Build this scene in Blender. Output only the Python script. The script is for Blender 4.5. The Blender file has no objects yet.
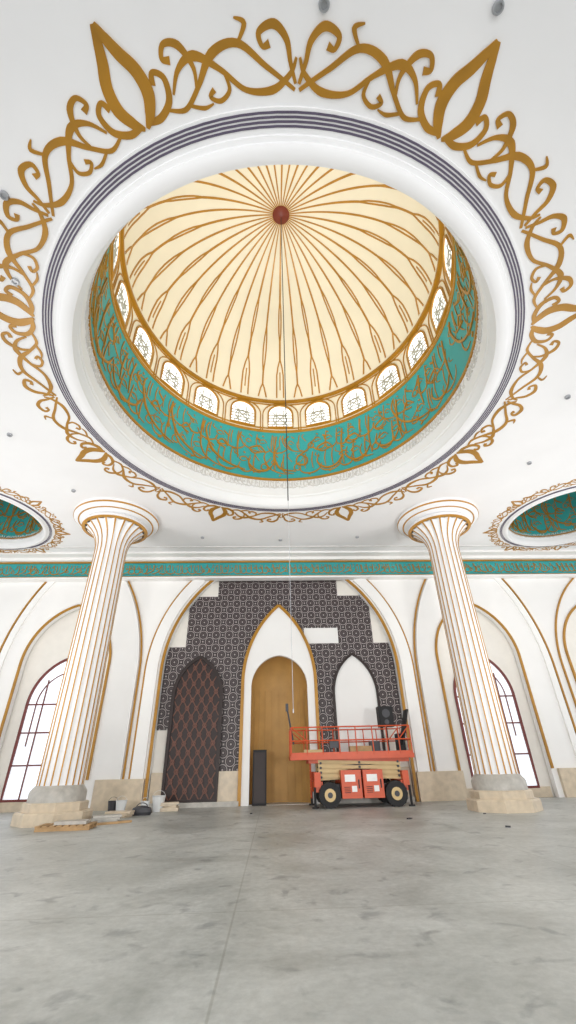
import bpy, math, random
from mathutils import Matrix, Vector, Euler
random.seed(7)
EYE=1.5
pi=math.pi
# ---------------------------------------------------------------- materials
def lin(c):
    return tuple(((x/255)/12.92 if x/255<=0.04045 else ((x/255+0.055)/1.055)**2.4) for x in c)
def mat(name,rgb,rough=0.6,metal=0.0,var=0.06,scale=3.0,bump=0.0,emit=0.0):
    m=bpy.data.materials.new(name); m.use_nodes=True
    nt=m.node_tree; b=nt.nodes['Principled BSDF']
    c=lin(rgb)
    tc=nt.nodes.new('ShaderNodeTexCoord'); n=nt.nodes.new('ShaderNodeTexNoise')
    n.inputs['Scale'].default_value=scale; n.inputs['Detail'].default_value=4
    r=nt.nodes.new('ShaderNodeValToRGB')
    r.color_ramp.elements[0].position=0.3; r.color_ramp.elements[1].position=0.7
    r.color_ramp.elements[0].color=(*[x*(1-var) for x in c],1)
    r.color_ramp.elements[1].color=(*[min(1,x*(1+var)) for x in c],1)
    nt.links.new(tc.outputs['Object'],n.inputs['Vector'])
    nt.links.new(n.outputs['Fac'],r.inputs['Fac'])
    nt.links.new(r.outputs['Color'],b.inputs['Base Color'])
    b.inputs['Roughness'].default_value=rough; b.inputs['Metallic'].default_value=metal
    if emit:
        nt.links.new(r.outputs['Color'],b.inputs['Emission Color'])
        b.inputs['Emission Strength'].default_value=emit
    if bump:
        bp=nt.nodes.new('ShaderNodeBump'); bp.inputs['Strength'].default_value=bump
        nt.links.new(n.outputs['Fac'],bp.inputs['Height']); nt.links.new(bp.outputs['Normal'],b.inputs['Normal'])
    return m
M_white=mat('white_plaster',(241,241,242),0.55,var=0.02,scale=0.6)
M_wall=mat('white_wall_paint',(244,243,241),0.6,var=0.02,scale=0.8)
M_cream=mat('cream_plaster',(242,238,230),0.6,var=0.02)
M_dome=mat('ivory_dome_plaster',(246,239,219),0.6,var=0.02,scale=1)
M_gold=mat('gold_paint',(172,123,34),0.38,0.12,var=0.12,scale=2)
M_goldd=mat('rib_gold_paint',(186,134,48),0.42,0.12,var=0.1,scale=2)
M_turq=mat('turquoise_paint',(44,162,164),0.5,var=0.06,scale=1)
M_stripe=mat('plum_grey_stripe',(92,84,104),0.6)
M_relief=mat('pale_relief',(216,214,212),0.6)
M_brown=mat('dark_brown_wood',(36,18,14),0.5,var=0.15)
M_brownl=mat('lattice_brown',(112,68,52),0.5,var=0.1)
M_red=mat('mahogany_frame',(112,44,38),0.45,var=0.1)
M_ochre=mat('ochre_plaster',(188,146,84),0.6,var=0.1,scale=1.5)
M_beige=mat('beige_marble',(206,190,166),0.35,var=0.12,scale=4)
M_greym=mat('grey_marble',(176,172,164),0.35,var=0.15,scale=5)
M_glass=mat('daylit_window_glass',(234,240,246),0.2,var=0.08,scale=1.5,emit=0.7)
M_dglass=mat('dome_window_glass',(244,246,246),0.3,var=0.03,scale=3,emit=1.3)
M_lead=mat('window_lattice',(170,168,156),0.5)
M_orange=mat('orange_paint',(204,80,36),0.4,var=0.08)
M_black=mat('black_rubber',(30,30,32),0.7,var=0.2)
M_dgrey=mat('dark_grey_steel',(70,70,74),0.5,0.3)
M_lbeige=mat('beige_steel',(212,184,130),0.45,var=0.06)
M_lwhite=mat('white_label',(238,238,236),0.5)
M_metal=mat('light_steel',(170,172,176),0.35,0.6)
M_maroon=mat('maroon_boss',(120,46,30),0.5)
M_cable=mat('dark_cable',(50,48,46),0.6)
M_wood=mat('plywood',(176,142,100),0.7,var=0.15,scale=6)
M_bucket=mat('white_plastic',(220,222,222),0.4)

def tile_material():
    m=bpy.data.materials.new('patterned_mosaic_tile'); m.use_nodes=True; nt=m.node_tree; b=nt.nodes['Principled BSDF']
    tc=nt.nodes.new('ShaderNodeTexCoord'); sp=nt.nodes.new('ShaderNodeSeparateXYZ'); cb=nt.nodes.new('ShaderNodeCombineXYZ')
    nt.links.new(tc.outputs['Object'],sp.inputs[0]); nt.links.new(sp.outputs['X'],cb.inputs['X']); nt.links.new(sp.outputs['Z'],cb.inputs['Y'])
    mp=nt.nodes.new('ShaderNodeMapping'); mp.inputs['Rotation'].default_value=(0,0,pi/4); nt.links.new(cb.outputs[0],mp.inputs[0])
    v=nt.nodes.new('ShaderNodeTexVoronoi'); v.voronoi_dimensions='2D'; v.inputs['Scale'].default_value=2.1; v.inputs['Randomness'].default_value=0
    nt.links.new(mp.outputs[0],v.inputs['Vector'])
    r=nt.nodes.new('ShaderNodeValToRGB'); e=r.color_ramp.elements
    D=(*lin((50,42,44)),1); D2=(*lin((80,68,70)),1); L=(*lin((172,162,160)),1)
    r.color_ramp.interpolation='CONSTANT'
    e[0].position=0; e[0].color=L; e[1].position=0.08; e[1].color=D
    for p,c in ((0.2,D2),(0.30,D),(0.41,L),(0.47,D),(0.63,L)):
        x=e.new(p); x.color=c
    nt.links.new(v.outputs['Distance'],r.inputs['Fac']); nt.links.new(r.outputs[0],b.inputs['Base Color'])
    b.inputs['Roughness'].default_value=0.5
    return m
M_tile=tile_material()

def floor_material():
    m=bpy.data.materials.new('concrete_screed'); m.use_nodes=True; nt=m.node_tree; b=nt.nodes['Principled BSDF']; L=nt.links.new
    tc=nt.nodes.new('ShaderNodeTexCoord')
    n1=nt.nodes.new('ShaderNodeTexNoise'); n1.inputs['Scale'].default_value=0.45; n1.inputs['Detail'].default_value=9; n1.inputs['Roughness'].default_value=0.68; n1.inputs['Distortion'].default_value=0.6
    n2=nt.nodes.new('ShaderNodeTexNoise'); n2.inputs['Scale'].default_value=2.3; n2.inputs['Detail'].default_value=8; n2.inputs['Distortion'].default_value=0.5
    n3=nt.nodes.new('ShaderNodeTexNoise'); n3.inputs['Scale'].default_value=9; n3.inputs['Detail'].default_value=8; n3.inputs['Roughness'].default_value=0.7
    for n in(n1,n2,n3): L(tc.outputs['Object'],n.inputs['Vector'])
    r1=nt.nodes.new('ShaderNodeValToRGB'); e=r1.color_ramp.elements
    e[0].position=0.34; e[0].color=(*lin((160,163,158)),1); e[1].position=0.66; e[1].color=(*lin((206,208,204)),1)
    L(n1.outputs['Fac'],r1.inputs['Fac'])
    r2=nt.nodes.new('ShaderNodeValToRGB'); e=r2.color_ramp.elements
    e[0].position=0.31; e[0].color=(0.42,0.43,0.46,1); e[1].position=0.41; e[1].color=(1,1,1,1)
    L(n2.outputs['Fac'],r2.inputs['Fac'])
    r3=nt.nodes.new('ShaderNodeValToRGB'); e=r3.color_ramp.elements
    e[0].position=0.32; e[0].color=(0.76,0.76,0.76,1); e[1].position=0.66; e[1].color=(1,1,1,1)
    L(n3.outputs['Fac'],r3.inputs['Fac'])
    mx=nt.nodes.new('ShaderNodeMix'); mx.data_type='RGBA'; mx.blend_type='MULTIPLY'; mx.inputs[0].default_value=0.6
    L(r1.outputs[0],mx.inputs[6]); L(r2.outputs[0],mx.inputs[7])
    m3=nt.nodes.new('ShaderNodeMix'); m3.data_type='RGBA'; m3.blend_type='MULTIPLY'; m3.inputs[0].default_value=0.9
    L(mx.outputs[2],m3.inputs[6]); L(r3.outputs[0],m3.inputs[7])
    mp=nt.nodes.new('ShaderNodeMapping'); mp.inputs['Location'].default_value=(0.9,0.4,0); L(tc.outputs['Object'],mp.inputs[0])
    bk=nt.nodes.new('ShaderNodeTexBrick'); bk.offset=0; bk.inputs['Scale'].default_value=1.0
    bk.inputs['Brick Width'].default_value=5.2; bk.inputs['Row Height'].default_value=3.6; bk.inputs['Mortar Size'].default_value=0.016; bk.inputs['Mortar Smooth'].default_value=0.6
    bk.inputs['Color1'].default_value=(1,1,1,1); bk.inputs['Color2'].default_value=(0.93,0.93,0.93,1); bk.inputs['Mortar'].default_value=(0.72,0.71,0.68,1)
    L(mp.outputs[0],bk.inputs['Vector'])
    m2=nt.nodes.new('ShaderNodeMix'); m2.data_type='RGBA'; m2.blend_type='MULTIPLY'; m2.inputs[0].default_value=0.8
    L(m3.outputs[2],m2.inputs[6]); L(bk.outputs['Color'],m2.inputs[7])
    L(m2.outputs[2],b.inputs['Base Color'])
    rr=nt.nodes.new('ShaderNodeMapRange'); rr.inputs['To Min'].default_value=0.28; rr.inputs['To Max'].default_value=0.55
    L(n1.outputs['Fac'],rr.inputs['Value']); L(rr.outputs[0],b.inputs['Roughness'])
    bp=nt.nodes.new('ShaderNodeBump'); bp.inputs['Strength'].default_value=0.06; L(n3.outputs['Fac'],bp.inputs['Height']); L(bp.outputs['Normal'],b.inputs['Normal'])
    return m
M_floor=floor_material()

# ---------------------------------------------------------------- mesh helper
class MB:
    def __init__(s): s.v=[]; s.f=[]; s.m=[]; s.k=0
    def add(s,vs,fs,mi=0):
        o=len(s.v); s.v+= [tuple(p) for p in vs]
        for f in fs: s.f.append([i+o for i in f]); s.m.append(mi)
    def box(s,c,d,mi=0,rot=None):
        x,y,z=[k/2 for k in d]
        vs=[Vector((a*x,b*y,e*z)) for a in(-1,1) for b in(-1,1) for e in(-1,1)]
        if rot: vs=[Euler(rot).to_matrix()@p for p in vs]
        vs=[(p.x+c[0],p.y+c[1],p.z+c[2]) for p in vs]
        s.add(vs,[(0,1,3,2),(4,6,7,5),(0,4,5,1),(2,3,7,6),(0,2,6,4),(1,5,7,3)],mi)
    def rod(s,p0,p1,r0,r1=None,n=10,mi=0):
        r1=r0 if r1 is None else r1
        p0=Vector(p0);p1=Vector(p1); d=(p1-p0).normalized()
        a=Vector((0,0,1)) if abs(d.z)<0.9 else Vector((1,0,0))
        u=d.cross(a).normalized(); w=d.cross(u)
        vs=[]
        for p,r in((p0,r0),(p1,r1)):
            for i in range(n):
                t=2*pi*i/n; vs.append(p+u*math.cos(t)*r+w*math.sin(t)*r)
        fs=[(i,(i+1)%n,n+(i+1)%n,n+i) for i in range(n)]+[tuple(range(n)),tuple(range(2*n-1,n-1,-1))]
        s.add(vs,fs,mi)
    def lathe(s,prof,cx=0,cy=0,n=96,mi=0,fn=None,rot0=0):
        vs=[]
        for (r,z) in prof:
            for i in range(n):
                t=2*pi*i/n+rot0; rr=fn(r,z,t) if fn else r
                vs.append((cx+rr*math.cos(t),cy+rr*math.sin(t),z))
        fs=[(j*n+i,j*n+(i+1)%n,(j+1)*n+(i+1)%n,(j+1)*n+i) for j in range(len(prof)-1) for i in range(n)]
        s.add(vs,fs,mi)
    def ribbon(s,pts,ws,mp,th=0.03,mi=0,closed=False):
        s.k+=1; th=th+0.0005*(s.k%37)      # every strap sits at its own height so crossings never share a plane
        n=len(pts)
        if not hasattr(ws,'__len__'): ws=[ws]*n
        vs=[]
        for i,(x,y) in enumerate(pts):
            if closed: a=pts[i-1]; b=pts[(i+1)%n]
            else: a=pts[max(0,i-1)]; b=pts[min(n-1,i+1)]
            dx,dy=b[0]-a[0],b[1]-a[1]; l=math.hypot(dx,dy) or 1e-6
            nx,ny=-dy/l,dx/l; w=ws[i]/2
            L=(x+nx*w,y+ny*w); R=(x-nx*w,y-ny*w)
            vs+=[mp(L[0],L[1],0),mp(L[0],L[1],th),mp(R[0],R[1],th),mp(R[0],R[1],0)]
        fs=[]
        for i in range(n if closed else n-1):
            a=4*i; b=4*((i+1)%n)
            fs+=[(a,b,b+1,a+1),(a+1,b+1,b+2,a+2),(a+2,b+2,b+3,a+3)]
        if not closed: fs+=[(0,1,2,3),(4*n-4,4*n-1,4*n-2,4*n-3)]
        s.add(vs,fs,mi)
    def obj(s,name,mats,parent=None,shift=EYE,smooth=False,loc=None):
        me=bpy.data.meshes.new(name)
        me.from_pydata([(p[0],p[1],p[2]+shift) for p in s.v],[],s.f)
        if not isinstance(mats,(list,tuple)): mats=[mats]
        for m in mats: me.materials.append(m)
        for p,mi in zip(me.polygons,s.m): p.material_index=mi
        if smooth:
            for p in me.polygons: p.use_smooth=True
        me.update()
        if smooth:
            try: me.set_sharp_from_angle(angle=math.radians(35))
            except Exception: pass
        o=bpy.data.objects.new(name,me); bpy.context.collection.objects.link(o)
        if parent: o.parent=parent
        if loc: o.location=loc
        return o
def empty(name,loc=(0,0,0)):
    e=bpy.data.objects.new(name,None); e.location=loc; bpy.context.collection.objects.link(e); return e
def smooth_pts(P,W=None,k=6):
    out=[];ow=[]
    n=len(P)
    if W is None: W=[0.05]*n
    for i in range(n-1):
        p0=P[max(0,i-1)];p1=P[i];p2=P[i+1];p3=P[min(n-1,i+2)]
        for j in range(k):
            t=j/k
            f=lambda a,b,c,d:0.5*((2*b)+(-a+c)*t+(2*a-5*b+4*c-d)*t*t+(-a+3*b-3*c+d)*t**3)
            out.append((f(p0[0],p1[0],p2[0],p3[0]),f(p0[1],p1[1],p2[1],p3[1]))); ow.append(W[i]*(1-t)+W[i+1]*t)
    out.append(P[-1]);ow.append(W[-1])
    return out,ow
def holed(name,loops,th,mp,m):
    cu=bpy.data.curves.new(name+'_c','CURVE'); cu.dimensions='2D'; cu.fill_mode='BOTH'; cu.extrude=th/2
    for lp in loops:
        sp=cu.splines.new('POLY'); sp.points.add(len(lp)-1)
        for i,p in enumerate(lp): sp.points[i].co=(p[0],p[1],0,1)
        sp.use_cyclic_u=True
    o=bpy.data.objects.new(name+'_t',cu); bpy.context.collection.objects.link(o)
    dg=bpy.context.evaluated_depsgraph_get(); me=bpy.data.meshes.new_from_object(o.evaluated_get(dg))
    bpy.data.objects.remove(o)
    for v in me.vertices:
        v.co=Vector(mp(v.co.x,v.co.y,v.co.z))+Vector((0,0,EYE))
    me.name=name; me.materials.clear(); me.materials.append(m)
    for p in me.polygons: p.material_index=0; p.use_smooth=False
    ob=bpy.data.objects.new(name,me); bpy.context.collection.objects.link(ob); return ob
def arch_r(half,rise): return (half*half+rise*rise)/(2*half)
def arch_side(cx,half,z0,zs,r,ztop=None,n=24):
    tm=math.acos(max(-1,min(1,(r-half)/r)))
    if ztop is not None: tm=min(tm,math.asin(min(1,(ztop-zs)/r)))
    P=[(cx-half,z0),(cx-half,(z0+zs)/2)]
    for i in range(n+1):
        t=tm*i/n; P.append((cx-half+r-r*math.cos(t),zs+r*math.sin(t)))
    return P
def arch_loop(cx,half,z0,zs,r,ztop=None,n=24):
    L=arch_side(cx,half,z0,zs,r,ztop,n); R=[(2*cx-x,z) for x,z in L][::-1]
    if abs(L[-1][0]-R[0][0])<1e-4: R=R[1:]
    return L+R
def wallmap(Y): return lambda x,z,h:(x,Y-h,z)

# ---------------------------------------------------------------- room shell
YW=22.0; YB=22.4; H=10.1
BAYS=(-10.65,10.15,-17.1,17.0)
o=MB(); o.box((0,7.5,-1.6),(46,33,0.2)); o.obj('floor',M_floor)

DC=(0.0,9.7)
SD=[(-14.2,17.4),(14.2,17.4)]
def circ(c,r,n=96): return [(c[0]+r*math.cos(2*pi*i/n),c[1]+r*math.sin(2*pi*i/n)) for i in range(n)]
holed('ceiling',[[(-23,-9),(23,-9),(23,24),(-23,24)],circ(DC,6.6,128)]+[circ(c,2.95,72) for c in SD],0.2,lambda x,y,z:(x,y,H+0.1+z),M_white)

ZT=8.9
side_r=arch_r(2.1,2.9)
rc=6.32
holes=[arch_loop(0,5.85,-1.5,4.0,rc,ZT)]
for cx in BAYS: holes.append(arch_loop(cx,2.1,-1.5,4.5,side_r))
holed('wall_back',[[(-23,-1.56),(23,-1.56),(23,H),(-23,H)]]+[[(x,max(z,-1.5)) for x,z in h] for h in holes],0.3,lambda x,y,z:(x,YW+0.15+z,y),M_wall)
niche=arch_loop(-0.08,1.4,-1.5,3.3,arch_r(1.4,1.5))
holed('wall_back_recess',[[(-23,-1.56),(23,-1.56),(23,H),(-23,H)],niche],0.1,lambda x,y,z:(x,YB+0.05+z,y),M_cream)

def arch_trim(name,cx,half,zs,r,ztop,w=0.13,y=YW,th=0.08,m=M_gold,z0=-0.4):
    b=MB(); L=arch_side(cx,half,z0,zs,r,ztop,30); R=[(2*cx-x,z) for x,z in L]
    b.ribbon(L,w,wallmap(y),th); b.ribbon(R,w,wallmap(y),th)
    return b.obj(name,m)
tn=[0]
def trim(*a,**k):
    tn[0]+=1; return arch_trim('trim_%d'%tn[0],*a,**k)
trim(0,5.9,4.0,rc+0.05,ZT,w=0.13,z0=-1.5)
trim(0,6.35,4.0,rc+0.5,ZT,w=0.55,m=M_wall,th=0.14,z0=-1.5)
trim(0,6.68,4.0,rc+0.83,ZT,w=0.08)
for cx in BAYS:
    trim(cx,2.15,4.5,side_r+0.05,None,w=0.11)
for cx in(-10.5,10.4):
    trim(cx,3.55,4.0,9.2,ZT,w=0.08)
    trim(cx,3.3,4.0,8.95,ZT,w=0.3,m=M_wall,th=0.1,z0=-1.5)
for cx in(-17.2,17.2):
    trim(cx,2.8,4.0,6.0,ZT,w=0.08)
b=MB()
b.box((0,YW-0.12,9.36),(46,0.24,0.8),0)
b.obj('trim_cornice_band',M_turq)
b=MB()
for z,hh,d in((8.93,0.1,0.3),(9.8,0.08,0.32)): b.box((0,YW-d/2,z),(46,d,hh))
b.obj('trim_cornice_gold',M_gold)
b=MB()
b.box((0,YW-0.22,8.83),(46,0.44,0.1)); b.box((0,YW-0.25,9.95),(46,0.5,0.22)); b.box((0,YW-0.5,10.05),(46,1.0,0.1))
b.obj('trim_cornice_white',M_wall)
b=MB(); b.box((0,YW-1.6,10.08),(46,0.06,0.04)); b.obj('trim_ceiling_line',M_relief)

def script(length,h,seed,dens=1.0):
    R=random.Random(seed); out=[]; s=0.1*h
    def st(P,W): out.append(smooth_pts([(s+x*h,y*h) for x,y in P],[w*h for w in W],5))
    while s<length-0.7*h:
        k=R.random(); j=R.uniform(-.04,.04)
        if k<0.35:
            st([(0,.12+j),(0.02,.5),(-.03,.93+j)],[.03,.06,.05]); st([(.02,.3),(.15,.14),(.35,.12),(.5,.28),(.46,.46)],[.02,.06,.07,.05,.02])
            st([(.18,.55),(.3,.7),(.48,.62),(.4,.52),(.25,.56)],[.03,.05,.05,.04,.02]); st([(.3,.85),(.36,.9)],[.06,.06]); step=.5
        elif k<0.6:
            st([(0,.45),(.1,.22),(.35,.1),(.65,.16),(.8,.42)],[.02,.06,.08,.06,.02]); st([(.3,.28),(.33,.62),(.28,.95)],[.03,.055,.05])
            st([(.55,.3),(.57,.6),(.52,.9)],[.03,.055,.05]); st([(0.05,.7),(.2,.8),(.16,.92)],[.02,.05,.02]); st([(.4,.04),(.46,.07)],[.05,.05]); step=.72
        elif k<0.8:
            st([(.2,.5),(.08,.4),(.12,.26),(.28,.3),(.26,.45),(.2,.5),(.05,.62),(-.05,.8)],[.03,.05,.06,.05,.05,.04,.04,.02])
            st([(.3,.12),(.6,.2),(.7,.48),(.62,.7)],[.02,.07,.06,.02]); st([(.35,.6),(.5,.85),(.42,.97)],[.03,.05,.03]); step=.62
        else:
            st([(-.05,.1),(.3,.18),(.6,.38),(.75,.75),(.7,.95)],[.02,.06,.07,.06,.03]); st([(.1,.35),(.12,.65),(.08,.94)],[.03,.055,.05])
            st([(.3,.55),(.42,.68),(.5,.56),(.36,.5)],[.03,.05,.05,.03]); st([(.2,.06),(.26,.03)],[.05,.05]); st([(.28,.8),(.4,.9)],[.05,.04]); step=.6
        s+=step*h*R.uniform(.85,1.0)/dens
    return out
b=MB()
for P,W in script(36,0.62,3): b.ribbon([(x-18,z+9.05) for x,z in P],W,wallmap(YW-0.24),0.02)
b.obj('wall_calligraphy_band',M_gold)

# ---------------------------------------------------------------- domes
def ornament(name,c,R0,scale,nm,mat_,phase):
    b=MB(); half=pi/nm*R0*1.105/scale
    Rm=R0*1.105
    def mk(a0):
        def f(a,r,h):
            rad=R0+(r-7.05)*scale; t=a0+a*scale/Rm
            return (c[0]+rad*math.sin(t),c[1]+rad*math.cos(t),H-h)
        return f
    q=half/3.06
    def vr(r): return 7.18+(r-7.25)*0.66
    for k in range(nm):
        mp=mk(phase+2*pi*k/nm)
        for sg in(-1,1):
            def S(P,W,v=True,f=.78):
                pts,ws=smooth_pts([(sg*x*q,vr(y) if v else y) for x,y in P],[w*f for w in W],7); b.ribbon(pts,ws,mp,0.010)
            # bulbous flame-shaped palmette leaf with a concave drawn-out tip
            S([(.03,7.16),(.2,7.32),(.33,7.56),(.30,7.86),(.16,8.12),(.07,8.34),(.02,8.54)],[.06,.18,.22,.2,.18,.14,.04],False,1)
            # scroll springing from its foot
            S([(.08,7.22),(.36,7.2),(.64,7.36),(.7,7.64),(.54,7.76),(.46,7.62)],[.12,.15,.15,.12,.1,.14],False)
            # vines
            S([(.58,7.35),(.9,7.25),(1.25,7.6),(1.6,8.1),(2.05,8.2),(2.5,7.75),(3.02,7.3)],[.06,.1,.1,.17,.13,.1,.07])
            S([(.76,7.6),(.98,8.0),(1.3,8.15),(1.7,7.8),(2.1,7.35),(2.6,7.3),(2.93,7.6),(3.03,7.9)],[.05,.1,.17,.1,.1,.15,.1,.05])
            S([(3.03,7.42),(2.93,7.8),(2.86,8.2),(2.66,8.46),(2.42,8.34),(2.46,8.1),(2.58,8.14)],[.07,.09,.12,.15,.11,.08,.14])
            S([(1.2,7.55),(1.25,7.95),(1.1,8.4),(.88,8.5),(.78,8.28),(.9,8.2)],[.05,.09,.14,.1,.09,.14])
            S([(1.75,7.75),(1.8,7.4),(1.6,7.22),(1.42,7.34),(1.52,7.46)],[.05,.09,.09,.08,.11])
            S([(2.05,8.18),(2.2,8.5),(2.05,8.62)],[.05,.1,.03])
            S([(.98,7.3),(1.25,7.16),(1.45,7.2)],[.06,.08,.03])
    return b.obj(name,mat_)
ornament('ceiling_arabesque_ornament',DC,7.06,1.0,8,M_gold,pi/8)
for c in SD: ornament('ceiling_arabesque_ornament',c,3.25,0.5,8,M_gold,pi/8)

def dome(c,R,k,nwin,nribs,name,zt0,zt1,zw,zap):
    root=empty(name,(c[0],c[1],H+EYE))
    def fin(b,n,m,smooth=False):
        b.v=[(x-c[0],y-c[1],z-H) for x,y,z in b.v]
        return b.obj(n,m,root,0,smooth)
    def cm(Rr,z0): return lambda s,t,h:(c[0]+(Rr-h)*math.cos(s/Rr),c[1]+(Rr-h)*math.sin(s/Rr),z0+t)
    b=MB()
    prof=[(.93,0.0),(.93,-.05),(.56,-.05),(.55,-.10),(.47,-.12),(.46,-.18),(.38,-.23),(.22,-.23),(.14,-.19),(.13,-.06),(.10,-.02),(.09,.1),(.06,.14),(.06,.24),(.03,.28),(.03,.5),(0,.62)]
    P=[(R+a*k,H+z*k) for a,z in prof]+[(R,zt0)]
    b.lathe(P,c[0],c[1],128); fin(b,'rim_moulding',M_white,True)
    b=MB()
    for a in(.67,.735,.80,.865):
        b.lathe([(R+(a-.018)*k,H-.05*k),(R+(a-.018)*k,H-.05*k-.012),(R+(a+.018)*k,H-.05*k-.012),(R+(a+.018)*k,H-.05*k)],c[0],c[1],128)
    fin(b,'rim_stripes',M_stripe)
    b=MB(); b.lathe([(R-.01,zt0),(R-.01,zt1)],c[0],c[1],128); fin(b,'turquoise_band',M_turq,True)
    b=MB(); b.lathe([(R,zt1),(R,zw)],c[0],c[1],128); fin(b,'window_drum',M_dome,True)
    b=MB()
    a_=R-0.1; hh=zap-zw
    pr=[(a_*math.cos(t)**0.97 if t<pi/2-.01 else 0.001,zw+hh*math.sin(t)) for t in [pi/2*i/40 for i in range(41)]]
    b.lathe([(R,zw)]+pr,c[0],c[1],128); fin(b,'dome_shell',M_dome,True)
    b=MB()
    def ring(r,z,w,d=0.05): b.lathe([(r,z-w/2),(r-d,z-w/2),(r-d,z+w/2),(r,z+w/2)],c[0],c[1],128)
    ring(R,zt0,0.11*k); ring(R,zt1,0.14*k); ring(R,zt1+0.2*k,0.05*k); ring(R,zw,0.12*k,0.14); ring(R,zw-.18*k,0.04*k,.05)
    fin(b,'gold_rings',M_gold)
    b=MB(); hb=(zt1-zt0)-0.35*k; L=2*pi*R
    for P,W in script(L,hb*0.56,11,1.05): b.ribbon([(x,z+.16*k) for x,z in P],[w*.68 for w in W],cm(R-.012,zt0),0.015)
    for P,W in script(L,hb*0.50,12,1.05): b.ribbon([(x+.3,z+.16*k+hb*.5) for x,z in P],[w*.68 for w in W],cm(R-.012,zt0),0.015)
    for P,W in script(L,hb*0.98,13,.8): b.ribbon([(x+.3,z+.16*k) for x,z in P],[w*.52 for w in W],cm(R-.012,zt0),0.035)
    fin(b,'gold_calligraphy',M_gold)
    b=MB(); hr=max(zt0-H-.62*k,.3)*.95
    for P,W in script(L,hr,5,1.3): b.ribbon(P,[w*1.2 for w in W],cm(R,H+.6*k),0.02)
    fin(b,'white_relief',M_relief)
    bg=MB(); bp=MB(); bl=MB()
    sp=L/nwin; z0=zt1+.28*k; hw=sp*.30; top=zw-.28*k; zs=top-hw*1.05; rr=arch_r(hw,hw*1.05)
    for i in range(nwin):
        s0=-pi/2*R+(i+.0)*sp
        lp=arch_loop(s0,hw,z0,zs,rr,None,8)
        mp=cm(R-.015,0)
        vs=[mp(x,z,0) for x,z in lp]+[mp(s0,(z0+zs)/2,0)]
        n=len(lp); bp.add(vs,[(j,(j+1)%n,n) for j in range(n)])
        lo=arch_loop(s0,hw+.05*k,z0-.02,zs,rr+.05*k,None,8); bg.ribbon(lo,.08*k,cm(R,0),.06,closed=True)
        lo=arch_side(s0,sp*.47,zt1+.1*k,zs-.02,arch_r(sp*.47,(zw-.1*k)-zs),None,8)
        bg.ribbon(lo,.045*k,cm(R,0),.035); bg.ribbon([(2*s0-x,z) for x,z in lo],.045*k,cm(R,0),.035)
        for q in(-.33,.33): bl.ribbon([(s0+q*hw,z0),(s0+q*hw,zs+hw*.6)],.05*k,mp,.012)
        for zz in(.2,.45,.7,.92): z_=z0+(zs-z0)*zz; bl.ribbon([(s0-hw,z_),(s0+hw,z_)],.05*k,mp,.012)
        zc=z0+(zs-z0)*.62
        bl.ribbon([(s0+hw*.6*math.cos(t*pi/6),zc+hw*.6*math.sin(t*pi/6)) for t in range(12)],.055*k,mp,.014,closed=True)
        bl.ribbon([(s0-hw*.7,z0+.1*k),(s0+hw*.7,zs+hw*.3)],.04*k,mp,.02); bl.ribbon([(s0+hw*.7,z0+.1*k),(s0-hw*.7,zs+hw*.3)],.04*k,mp,.02)
    fin(bp,'drum_window_glass',M_dglass); fin(bg,'drum_window_frames',M_gold); fin(bl,'drum_window_lattice',M_lead)
    b=MB()
    def dm(th0):
        def f(s,t,h):
            e=pi/2*(1-t); r=a_*math.cos(e)**0.97 if e<pi/2-.001 else 0
            th=th0+(s/max(r,.02) if r>.05 else 0)
            return (c[0]+(r-h*math.cos(e))*math.cos(th),c[1]+(r-h*math.cos(e))*math.sin(th),zw+hh*math.sin(e)-h*math.sin(e))
        return f
    sc=R/5.86
    def strand(mp,prof,hw,sg=1,th=.02):
        P=[]
        for i in range(len(prof)-1):
            (x0,t0),(x1,t1)=prof[i],prof[i+1]; m=max(2,int((t1-t0)*40))
            P+=[(x0+(x1-x0)*j/m,t0+(t1-t0)*j/m) for j in range(m)]
        P.append(prof[-1]); vs=[]
        for (x,t) in P:
            x=sg*x*sc; w=hw*sc*min(1,.45+t*1.6)
            vs+=[mp(x-w,t,0),mp(x-w,t,th),mp(x+w,t,th),mp(x+w,t,0)]
        fs=[]
        for j in range(len(P)-1):
            a=4*j; fs+=[(a,a+4,a+5,a+1),(a+1,a+5,a+6,a+2),(a+2,a+6,a+7,a+3)]
        b.add(vs,fs)
    for i in range(nribs):
        mp=dm(2*pi*i/nribs-pi/2)
        if i%2==0:
            strand(mp,[(0,.02),(0,.40)],.045)
            strand(mp,[(0,.62),(0,.73)],.045)
            for sg in(-1,1):
                strand(mp,[(0,.39),(.05,.45),(.06,.51),(.05,.57),(0,.63)],.032,sg,.021+.002*sg)
                strand(mp,[(0,.72),(.10,.765),(.165,.82),(.175,.975)],.033,sg,.026+.002*sg)
            strand(mp,[(0,.80),(0,.92)],.028)
        else:
            strand(mp,[(0,.02),(0,.54)],.04)
            strand(mp,[(0,.80),(0,.885)],.04)
            for sg in(-1,1):
                strand(mp,[(0,.53),(.055,.60),(.075,.67),(.055,.74),(0,.81)],.032,sg,.021+.002*sg)
                strand(mp,[(0,.88),(.09,.91),(.2,.975)],.033,sg,.031+.002*sg)
    fin(b,'gold_ribs',M_goldd)
    b=MB(); b.lathe([(.001,zap-.22),(.12*sc,zap-.2),(.30*sc,zap-.12),(.38*sc,zap-.04),(.38*sc,zap+.02)],c[0],c[1],32); fin(b,'apex_boss',M_maroon,True)
    return root
dome(DC,6.08,1.0,20,40,'main_dome',11.2,14.1,16.1,22.1)
for c in SD: dome(c,2.75,0.48,12,24,'side_dome',10.5,12.9,13.8,16.6)

b=MB(); b.rod((0,DC[1],6.2),(0,DC[1],21.84),.017,n=6,mi=0); b.rod((0,DC[1],1.0),(0,DC[1],6.2),.006,n=6,mi=1); b.rod((0,DC[1],.92),(0,DC[1],1.0),.012,n=8,mi=1)
b.obj('hanging_cable',[M_cable,M_metal])

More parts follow.
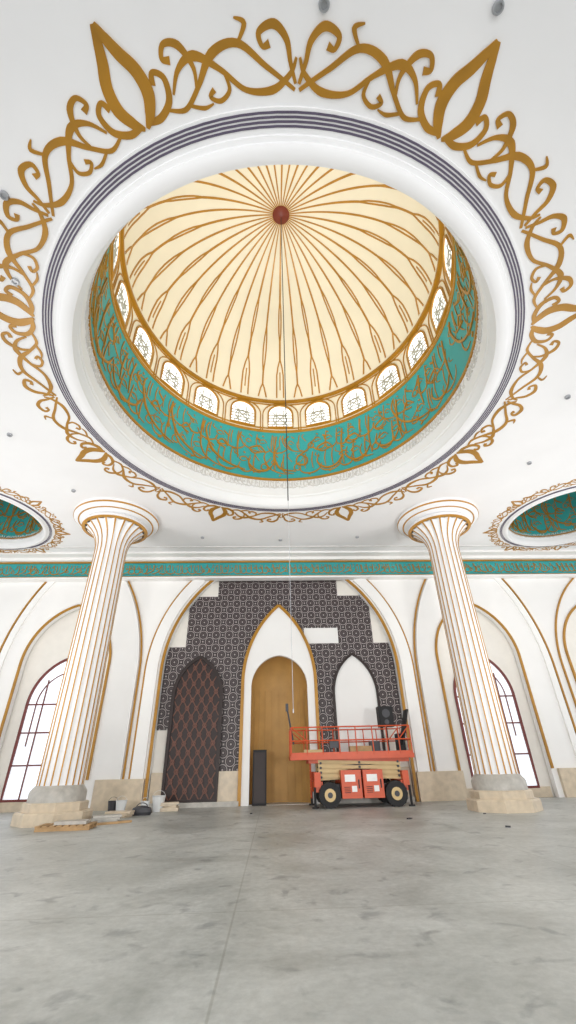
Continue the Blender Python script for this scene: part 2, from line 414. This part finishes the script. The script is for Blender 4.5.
for (x,y) in((.37,1.5),(3.1,1.45),(-5.9,4.2),(-6.6,6.0),(8.3,4.7),(9.2,9.5),(-9.6,11.5),(9.8,13),(-4,19.3),(0,19.6),(4,19.3),(-8.8,15),(11.8,11.3),(-12,12)):
    b=MB(); b.lathe([(.001,-.03),(.045,-.03),(.055,-.06),(.08,-.06),(.09,-.03),(.09,0.0)],0,0,20)
    b.obj('ceiling_downlight',M_metal,None,0,True,(x,y,H+EYE))

# ---------------------------------------------------------------- columns
def column(x,y):
    root=empty('fluted_column',(x,y,0))
    NF=20; n=NF*8
    def fl(r,z,t):
        f=(t*NF/(2*pi))%1.0
        return r*(1-.075*math.sin(pi*f)) if z>-.45 and z<9.46 else r
    def fin(b,nm,m,s=True): return b.obj(nm,m,root,EYE,s)
    prof=[(.735,-.45),(.73,-.44),(.715,2),(.69,5),(.665,8.1),(.665,8.35),(.69,8.6),(.76,8.85),(.88,9.07),(1.06,9.26),(1.3,9.45)]
    b=MB(); b.lathe(prof,0,0,n,fn=fl); fin(b,'shaft',M_white,False)
    b=MB(); b.lathe([(1.3,9.45),(1.4,9.47),(1.45,9.55),(1.4,9.63),(1.32,9.66),(1.5,9.7),(1.62,9.78),(1.78,9.82),(1.86,9.88),(1.86,10.1)],0,0,64); fin(b,'capital',M_white)
    b=MB()
    for i in range(NF):
        t=2*pi*i/NF
        vs=[];w=.021
        for j,(r,z) in enumerate(prof[1:]):
            ww=w*(r/.7)
            for (ds,rr) in((-ww,r-.01),(-ww,r+.010),(ww,r+.010),(ww,r-.01)):
                vs.append((rr*math.cos(t)-ds*math.sin(t),rr*math.sin(t)+ds*math.cos(t),z))
        m=len(prof)-1; fs=[]
        for j in range(m-1):
            a=4*j; fs+=[(a,a+4,a+5,a+1),(a+1,a+5,a+6,a+2),(a+2,a+6,a+7,a+3)]
        b.add(vs,fs)
    b.lathe([(1.3,9.43),(1.44,9.45),(1.44,9.48),(1.3,9.48)],0,0,64)
    b.lathe([(1.6,9.76),(1.66,9.755),(1.66,9.79)],0,0,64)
    b.lathe([(1.86,9.90),(1.885,9.90),(1.885,9.97),(1.86,9.97)],0,0,64)
    fin(b,'gold_fillets',M_goldd,False)
    b=MB(); b.lathe([(.001,-1.5),(1.2,-1.5),(1.2,-1.2),(1.15,-1.15),(.9,-1.15)],0,0,8,rot0=pi/8); b.lathe([(1.02,-1.15),(1.02,-.94),(.97,-.9),(.8,-.9)],0,0,8,rot0=pi/8)
    fin(b,'plinth',M_beige,False)
    b=MB(); b.lathe([(.9,-.9),(.9,-.64),(.86,-.57),(.8,-.5),(.76,-.45),(.7,-.44)],0,0,48); fin(b,'base_ring',M_greym)
    return root
column(-7.7,17.4); column(7.55,17.4)

# ---------------------------------------------------------------- central bay
def ah(z,half,zs,r):
    if z<=zs: return half
    d=r*r-(z-zs)**2
    return half-r+math.sqrt(d) if d>0 else 0
rm=arch_r(1.8,3.9)
b=MB()
def q4(x0,x1,z0,z1):
    if x1-x0<.01: return
    b.box(((x0+x1)/2,YB-.02,(z0+z1)/2),(x1-x0,.04,z1-z0))
for i in range(97):
    z0=-.7+.1*i
    z1=z0+.1; zm=z0+.05
    if zm>8.9: break
    w=ah(zm,5.85,4.0,rc); L=-w; R=w
    if zm>5.25: L=max(L,-4.9)
    if zm>7.95: L=max(L,-3.4)
    if zm>5.35: R=min(R,4.9)
    if zm>7.95: R=min(R,3.2)
    if zm<1.5: L=max(L,-5.3); R=min(R,2.5)
    if zm<.2: L=max(L,-4.0)
    mh=ah(zm,1.8,3.5,rm)-.12 if zm<7.3 else 0
    mh=max(mh,0)
    if mh>0: q4(L,-.08-mh,z0,z1); q4(-.08+mh,R,z0,z1)
    else: q4(L,R,z0,z1)
b.obj('patterned_tile_cladding',M_tile)
b=MB(); b.box((2.15,YB-.065,5.8),(1.8,.05,.8)); b.obj('unfinished_wall_patch',M_wall)

root=empty('mihrab_niche',(0,0,0))
p=holed('mihrab_panel',[arch_loop(-.08,1.8,-1.5,3.5,rm),[(x,max(z,-1.49)) for x,z in arch_loop(-.08,1.38,-1.49,3.3,arch_r(1.38,1.48))]],.2,lambda x,y,z:(x,YB-.15+z,y),M_wall); p.parent=root
g=MB(); L=arch_side(-.08,1.8,-1.5,3.5,rm,None,30); g.ribbon(L,.15,wallmap(YB-.24),.08); g.ribbon([(-.16-x,z) for x,z in L],.15,wallmap(YB-.24),.08)
g.obj('gold_surround',M_gold,root)
a=MB(); n=24
rows=[(1.45,-1.5),(1.45,0),(1.45,2),(1.45,3.3)]+[(1.45*math.cos(t),3.3+1.55*math.sin(t)) for t in [pi/2*i/10 for i in range(1,11)]]
vs=[]
for r,z in rows:
    for i in range(n+1):
        t=pi*i/n; vs.append((-.08+r*math.cos(t),YB+.1+r*.8*math.sin(t),z))
a.add(vs,[(j*(n+1)+i,j*(n+1)+i+1,(j+1)*(n+1)+i+1,(j+1)*(n+1)+i) for j in range(len(rows)-1) for i in range(n)])
a.obj('apse',M_ochre,root,EYE,True)
a=MB()
for i in range(1,12):
    t=pi*i/12; x=-.08+1.43*math.cos(t); y=YB+.1+1.43*.8*math.sin(t); a.box((x,y,.9),(.03,.03,4.8))
a.obj('apse_ribs',M_ochre,root)
b=MB(); b.box((-1.0,YB-.3,-.45),(.62,.06,2.1),0,(-.06,0,0)); b.box((-1.0,YB-.345,-.45),(.5,.02,1.9),1,(-.06,0,0)); b.obj('leaning_dark_panel',[M_black,M_brown])

def pointed(name,cx,half,z0,zs,apex,fill,frame,lattice,fw):
    root=empty(name,(0,0,0)); r=arch_r(half,apex-zs); yf=YB-.24
    p=holed(name+'_panel',[arch_loop(cx,half,z0,zs,r)],.2,lambda x,y,z:(x,yf+.1+z,y),fill); p.parent=root
    f=MB(); lp=arch_loop(cx,half,z0,zs,r); f.ribbon(lp,fw,wallmap(yf),.08,closed=True); f.obj(name+'_frame',frame,root)
    if lattice:
        f=MB(); s=.44
        for sg in(-1,1):
            for k in range(-30,30):
                pts=[]
                for j in range(0,150):
                    z=z0+j*.05; x=cx+sg*((z-z0)*.6)+k*s
                    w=ah(z,half,zs,r)-fw/2
                    if abs(x-cx)<w and z<apex: pts.append((x,z))
                if len(pts)>1: f.ribbon([pts[0],pts[-1]],.045,wallmap(yf),.02)
        # small rosettes at lattice crossings
        for j in range(16):
            for k in range(-3,4):
                z=z0+.3667*j; x=cx+(k+.5*(j%2))*s
                if abs(x-cx)<ah(z+.1,half,zs,r)-fw and z<apex-.3 and z>z0+.1:
                    f.ribbon([(x+.09*math.cos(t*pi/4),z+.09*math.sin(t*pi/4)) for t in range(8)],.035,wallmap(yf),.04,closed=True)
        f.obj(name+'_lattice',lattice,root)
    return root
pointed('door_1',-4.05,1.16,-1.28,2.9,4.75,M_brown,M_brown,M_brownl,.16)
pointed('blind_arch_panel',3.66,1.08,-1.15,2.9,4.8,M_wall,M_brown,None,.12)

b=MB()
b.box((-3.85,YB-.1,-.85),(3.9,.2,1.3)); b.box((3.85,YB-.1,-.85),(3.9,.2,1.3)); b.obj('trim_wainscot',M_beige)
b=MB(); b.box((-3.85,YB-.2,-1.41),(3.9,.4,.18)); b.box((3.85,YB-.2,-1.41),(3.9,.4,.18)); b.obj('trim_step',M_greym)
b=MB()
for sg in(-1,1):
    b.box((sg*7.05,YW-.09,-.95),(2.1,.18,1.1)); b.box((sg*13.65,YW-.09,-.95),(2.3,.18,1.1))
for cx in BAYS[:2]: b.box((cx,YB-.06,-1.3),(3.95,.12,.4))
b.obj('baseboard_back',M_beige)

def window(name,cx):
    root=empty(name,(0,0,0)); half=1.47; z0=-1.1; zs=2.7; ap=4.8; r=arch_r(half,ap-zs)
    p=holed(name+'_glass',[arch_loop(cx,half,z0,zs,r)],.03,lambda x,y,z:(x,YB-.03+z,y),M_glass); p.parent=root
    f=MB(); f.ribbon(arch_loop(cx,half,z0,zs,r),.11,wallmap(YB-.03),.1,closed=True)
    for x in(-.74,0,.74): f.ribbon([(cx+x,z0),(cx+x,zs+(1.1 if x else 2.0))],.05,wallmap(YB-.03),.07)
    for z in(.2,1.5,2.7): f.ribbon([(cx-half,z),(cx+half,z)],.06,wallmap(YB-.03),.08)
    f.ribbon(arch_loop(cx,half*.72,z0+.3,zs,arch_r(half*.72,1.4))[1:-1],.045,wallmap(YB-.03),.06)
    f.obj(name+'_frame',M_red,root)
for i,cx in enumerate(BAYS): window('window_%d'%(i+1),cx)

# ---------------------------------------------------------------- scissor lift
DZ=-.3
root=empty('scissor_lift',(3.15,20.75,0))
def part(b,n,m,s=False,dz=0): return b.obj(n,m,root,dz,s)
b=MB(); b.box((0,0,.62),(3.3,1.3,.3)); b.box((-1.75,0,.7),(.35,1.7,.35),1); b.box((1.75,0,.7),(.35,1.7,.35),1); part(b,'chassis',[M_dgrey,M_orange])
b=MB()
for x in(-1.32,1.32):
    for y in(-.86,.86):
        b.rod((x,y-.16,.43),(x,y+.16,.43),.43,n=28,mi=0)
        sy=-1 if y<0 else 1
        b.rod((x,y+sy*.16,.43),(x,y+sy*.18,.43),.22,n=20,mi=1); b.rod((x,y+sy*.18,.43),(x,y+sy*.21,.43),.1,n=12,mi=2)
        for i in range(16):
            t=2*pi*i/16; b.box((x+.42*math.cos(t),y,.43+.42*math.sin(t)),(.05,.3,.05),0,(0,-t,0))
part(b,'wheels',[M_black,M_lbeige,M_dgrey])
b=MB()
for sy in(-1,1):
    for x in(-.44,.44):
        b.box((x,sy*.8,.78),(.8,.42,.95),0)
        b.box((x,sy*1.015,.8),(.7,.02,.75),0)
        b.box((x-.05,sy*1.03,.98),(.42,.01,.24),1); b.box((x+.1,sy*1.03,.62),(.2,.01,.2),1); b.box((x+.29,sy*1.03,.78),(.05,.01,.3),2)
        for k in range(4): b.box((x-.18,sy*1.03,.5+.06*k),(.24,.01,.02),2)
    b.box((-1.78,sy*.8,.95),(.25,.3,.5),0); b.box((1.78,sy*.8,.95),(.25,.3,.5),0)
    b.rod((-1.9,sy*.85,.0),(-1.9,sy*.85,.7),.05,n=8,mi=2); b.rod((1.9,sy*.85,0),(1.9,sy*.85,.7),.05,n=8,mi=2)
    b.rod((-1.9,sy*.85,.0),(-1.9,sy*.85,.05),.13,n=12,mi=2); b.rod((1.9,sy*.85,0),(1.9,sy*.85,.05),.13,n=12,mi=2)
part(b,'equipment_boxes',[M_orange,M_lwhite,M_black])
b=MB()
for sy in(-.62,.62):
    for k in range(4):
        zc=1.02+k*.165
        a=.035
        b.box((0,sy,zc),(3.4,.07,.11),0,(0,a,0)); b.box((0,sy*.86,zc),(3.4,.07,.11),0,(0,-a,0))
        for x in(-1.6,0,1.6): b.rod((x,sy-.08,zc-.0),(x,sy+.08,zc),.045,n=10,mi=1)
for k in range(4):
    for x in(-1.55,1.55): b.rod((x,-.6,1.02+k*.165),(x,.6,1.02+k*.165),.04,n=10,mi=0)
b.rod((-1.2,0,.95),(1.0,0,1.45),.09,n=12,mi=1)
part(b,'scissor_arms',[M_lbeige,M_dgrey])
b=MB(); b.box((-.3,0,2.03),(5.0,2.0,.06),1)
b.box((-.3,-1.0,2.02),(5.05,.06,.16),0); b.box((-.3,1.0,2.02),(5.05,.06,.16),0); b.box((-2.82,0,2.02),(.06,2.0,.16),0); b.box((2.22,0,2.02),(.06,2.0,.16),0)
b.box((0,-.6,1.88),(4.2,.1,.14),0); b.box((0,.6,1.88),(4.2,.1,.14),0)
part(b,'platform_deck',[M_orange,M_metal],dz=DZ)
b=MB()
xs=[-2.8,-2.15,-1.5,-.8,-.1,.6,1.2,1.7,2.2]
for y in(-.98,.98):
    for x in xs: b.rod((x,y,2.1),(x,y,3.12),.024,n=8)
    for z in(3.12,2.62): b.rod((-2.8,y,z),(2.2,y,z),.026,n=8)
    b.box((-.3,y,2.15),(5.0,.02,.1))
    b.rod((-2.8,y,3.12),(-2.15,y,2.62),.022,n=8); b.rod((1.7,y,2.62),(2.2,y,3.12),.022,n=8)
for x in(-2.8,2.2):
    for y in(-.5,0,.5): b.rod((x,y,2.1),(x,y,3.12),.024,n=8)
    for z in(3.12,2.6): b.rod((x,-.98,z),(x,.98,z),.024,n=8)
part(b,'guard_rails',M_orange,dz=DZ)
b=MB(); b.box((-1.0,-.8,2.5),(.4,.25,.3),0); b.box((.1,-.6,2.25),(.9,.5,.3),1); b.box((-1.8,.3,2.2),(.8,.6,.25),2); b.box((.9,.2,2.35),(.4,.5,.5),0)
part(b,'deck_cargo',[M_dgrey,M_wood,M_lbeige],dz=DZ)
b=MB(); b.box((1.35,-.5,3.5),(.62,.45,.8),0); b.rod((1.35,-.5,2.06),(1.35,-.5,3.13),.04,n=8,mi=0); b.box((1.35,-.735,3.5),(.52,.02,.66),0)
b.rod((1.35,-.75,3.62),(1.35,-.76,3.62),.17,n=20,mi=1); b.rod((1.35,-.75,3.28),(1.35,-.76,3.28),.1,n=20,mi=1); part(b,'speaker',[M_black,M_dgrey],dz=DZ)
b=MB(); b.box((2.15,-.4,3.1),(.06,.6,1.4),0,(0,.28,0)); b.box((1.95,-.2,2.5),(.3,.5,.7),0); part(b,'control_panel',M_black,dz=DZ)
b=MB(); b.rod((-2.95,-.9,3.9),(-2.7,-.9,2.5),.035,n=8); b.box((-2.95,-.9,3.9),(.12,.12,.3)); part(b,'work_light_pole',M_dgrey,dz=DZ)
b=MB()
for z in(.35,.65,.95,1.25,1.55): b.rod((-1.98,-.25,z),(-1.98,.25,z),.02,n=6)
for y in(-.25,.25): b.rod((-1.98,y,.3),(-1.98,y,1.7),.02,n=6)
part(b,'ladder',M_orange)

# ---------------------------------------------------------------- clutter
def pallet(x,y,rz):
    b=MB()
    for k in range(3): b.box((0,-.35+.35*k,.05),(1.5,.1,.1))
    for k in range(8): b.box((-.68+.195*k,0,.115),(.14,.85,.03))
    b.box((.15,.0,.17),(.9,.5,.08),1)
    o=b.obj('wooden_pallet',[M_wood,M_greym],None,0); o.location=(x,y,0); o.rotation_euler=(0,0,rz)
pallet(-6.5,15.6,.08)
def bucket(x,y,m,s=1):
    b=MB(); b.lathe([(.001,0),(.12*s,0),(.16*s,.32*s),(.17*s,.33*s),(.15*s,.33*s),(.115*s,.02),(.001,.02)],0,0,24)
    for i in range(8):
        t=pi*i/8; t2=pi*(i+1)/8; b.rod((.16*s*math.cos(t),0,.3*s+.14*s*math.sin(t)),(.16*s*math.cos(t2),0,.3*s+.14*s*math.sin(t2)),.006,n=5)
    b.obj('bucket',m,None,0,True,(x,y,0))
bucket(-6.35,20.2,M_bucket,1.3); bucket(-5.0,20.6,M_bucket,1.6); bucket(-6.8,20.6,M_dgrey,1.2); bucket(-5.5,20.5,M_bucket,1.1)
def slabs(x,y,rz,n,m,w=.9,d=.5):
    b=MB(); R=random.Random(int(x*10))
    for k in range(n): b.box((R.uniform(-.06,.06),R.uniform(-.05,.05),.03+.06*k),(w,d,.056),0,(0,0,R.uniform(-.2,.2)))
    o=b.obj('stacked_slabs',m,None,0); o.location=(x,y,0); o.rotation_euler=(0,0,rz)
slabs(-6.0,17.4,.3,3,M_greym); slabs(-6.0,18.8,-.2,3,M_beige); slabs(-4.6,20.7,.1,5,M_beige,.7,.4); slabs(-5.6,16.6,.6,1,M_wood,1.3,.14)
b=MB(); b.lathe([(.001,0),(.26,0),(.3,.1),(.26,.22),(.14,.28),(.001,.3)],0,0,16)
for i in range(8):
    t=pi*i/8;t2=pi*(i+1)/8; b.rod((.16*math.cos(t),0,.24+.14*math.sin(t)),(.16*math.cos(t2),0,.24+.14*math.sin(t2)),.016,n=6)
o=b.obj('tool_bag',M_dgrey,None,0,True,(-5.3,19.3,0)); o.scale=(1.3,.7,1)
b=MB()
for x,y,s in((5.6,13.2,.06),(3.7,15.6,.06),(3.8,15.7,.04),(6.4,16.4,.04),(-1.2,18.6,.05)):
    b.box((x,y,s*.3),(s*2,s,s*.6),0,(0,0,x))
b.obj('floor_debris',M_dgrey,None,0)

# ---------------------------------------------------------------- light
w=bpy.data.worlds.new('World'); bpy.context.scene.world=w; w.use_nodes=True
bg=w.node_tree.nodes['Background']; bg.inputs[0].default_value=(.98,.985,1,1); bg.inputs[1].default_value=1.55
def spot(name,loc,tgt,e,size,ang=120,col=(1,.98,.95),blend=1):
    l=bpy.data.lights.new(name,'SPOT'); l.energy=e; l.spot_size=math.radians(ang); l.spot_blend=blend; l.shadow_soft_size=size; l.color=col
    o=bpy.data.objects.new(name,l); o.location=loc
    o.rotation_euler=(Vector(tgt)-Vector(loc)).to_track_quat('-Z','Y').to_euler(); bpy.context.collection.objects.link(o)
spot('front_fill',(-7,-5,2.0),(0,18,7),3800,1.2,90)  # added fill from behind the camera, not a lamp of the hall
spot('front_fill',(7,-5,2.0),(0,18,7),3800,1.2,90)  # same added fill on the right side
spot('dome_fill',(0,6.5,.8),(0,9.9,17),9000,1.0,50,(1,.975,.93),.3)  # added fill aimed up to brighten the dome interior, has no fixture
for sx in(-1,1): spot('ceiling_fill',(sx*11.5,13.5,.6),(sx*9.5,15,12),1900,1.0,150)  # added fills that lift the far ceiling, no real lamps stand here

# ---------------------------------------------------------------- camera
cam=bpy.data.cameras.new('camera'); co=bpy.data.objects.new('camera',cam); bpy.context.collection.objects.link(co)
cam.sensor_width=36; cam.sensor_fit='AUTO'; cam.lens=36*420/1024
R=Matrix.Rotation(math.radians(-2.6),4,'Z')@Matrix.Rotation(math.radians(90+31),4,'X')@Matrix.Rotation(math.radians(-1.4),4,'Z')
co.matrix_world=Matrix.Translation((-.45,0,EYE))@R
bpy.context.scene.camera=co
bpy.context.scene.view_settings.view_transform='Standard'
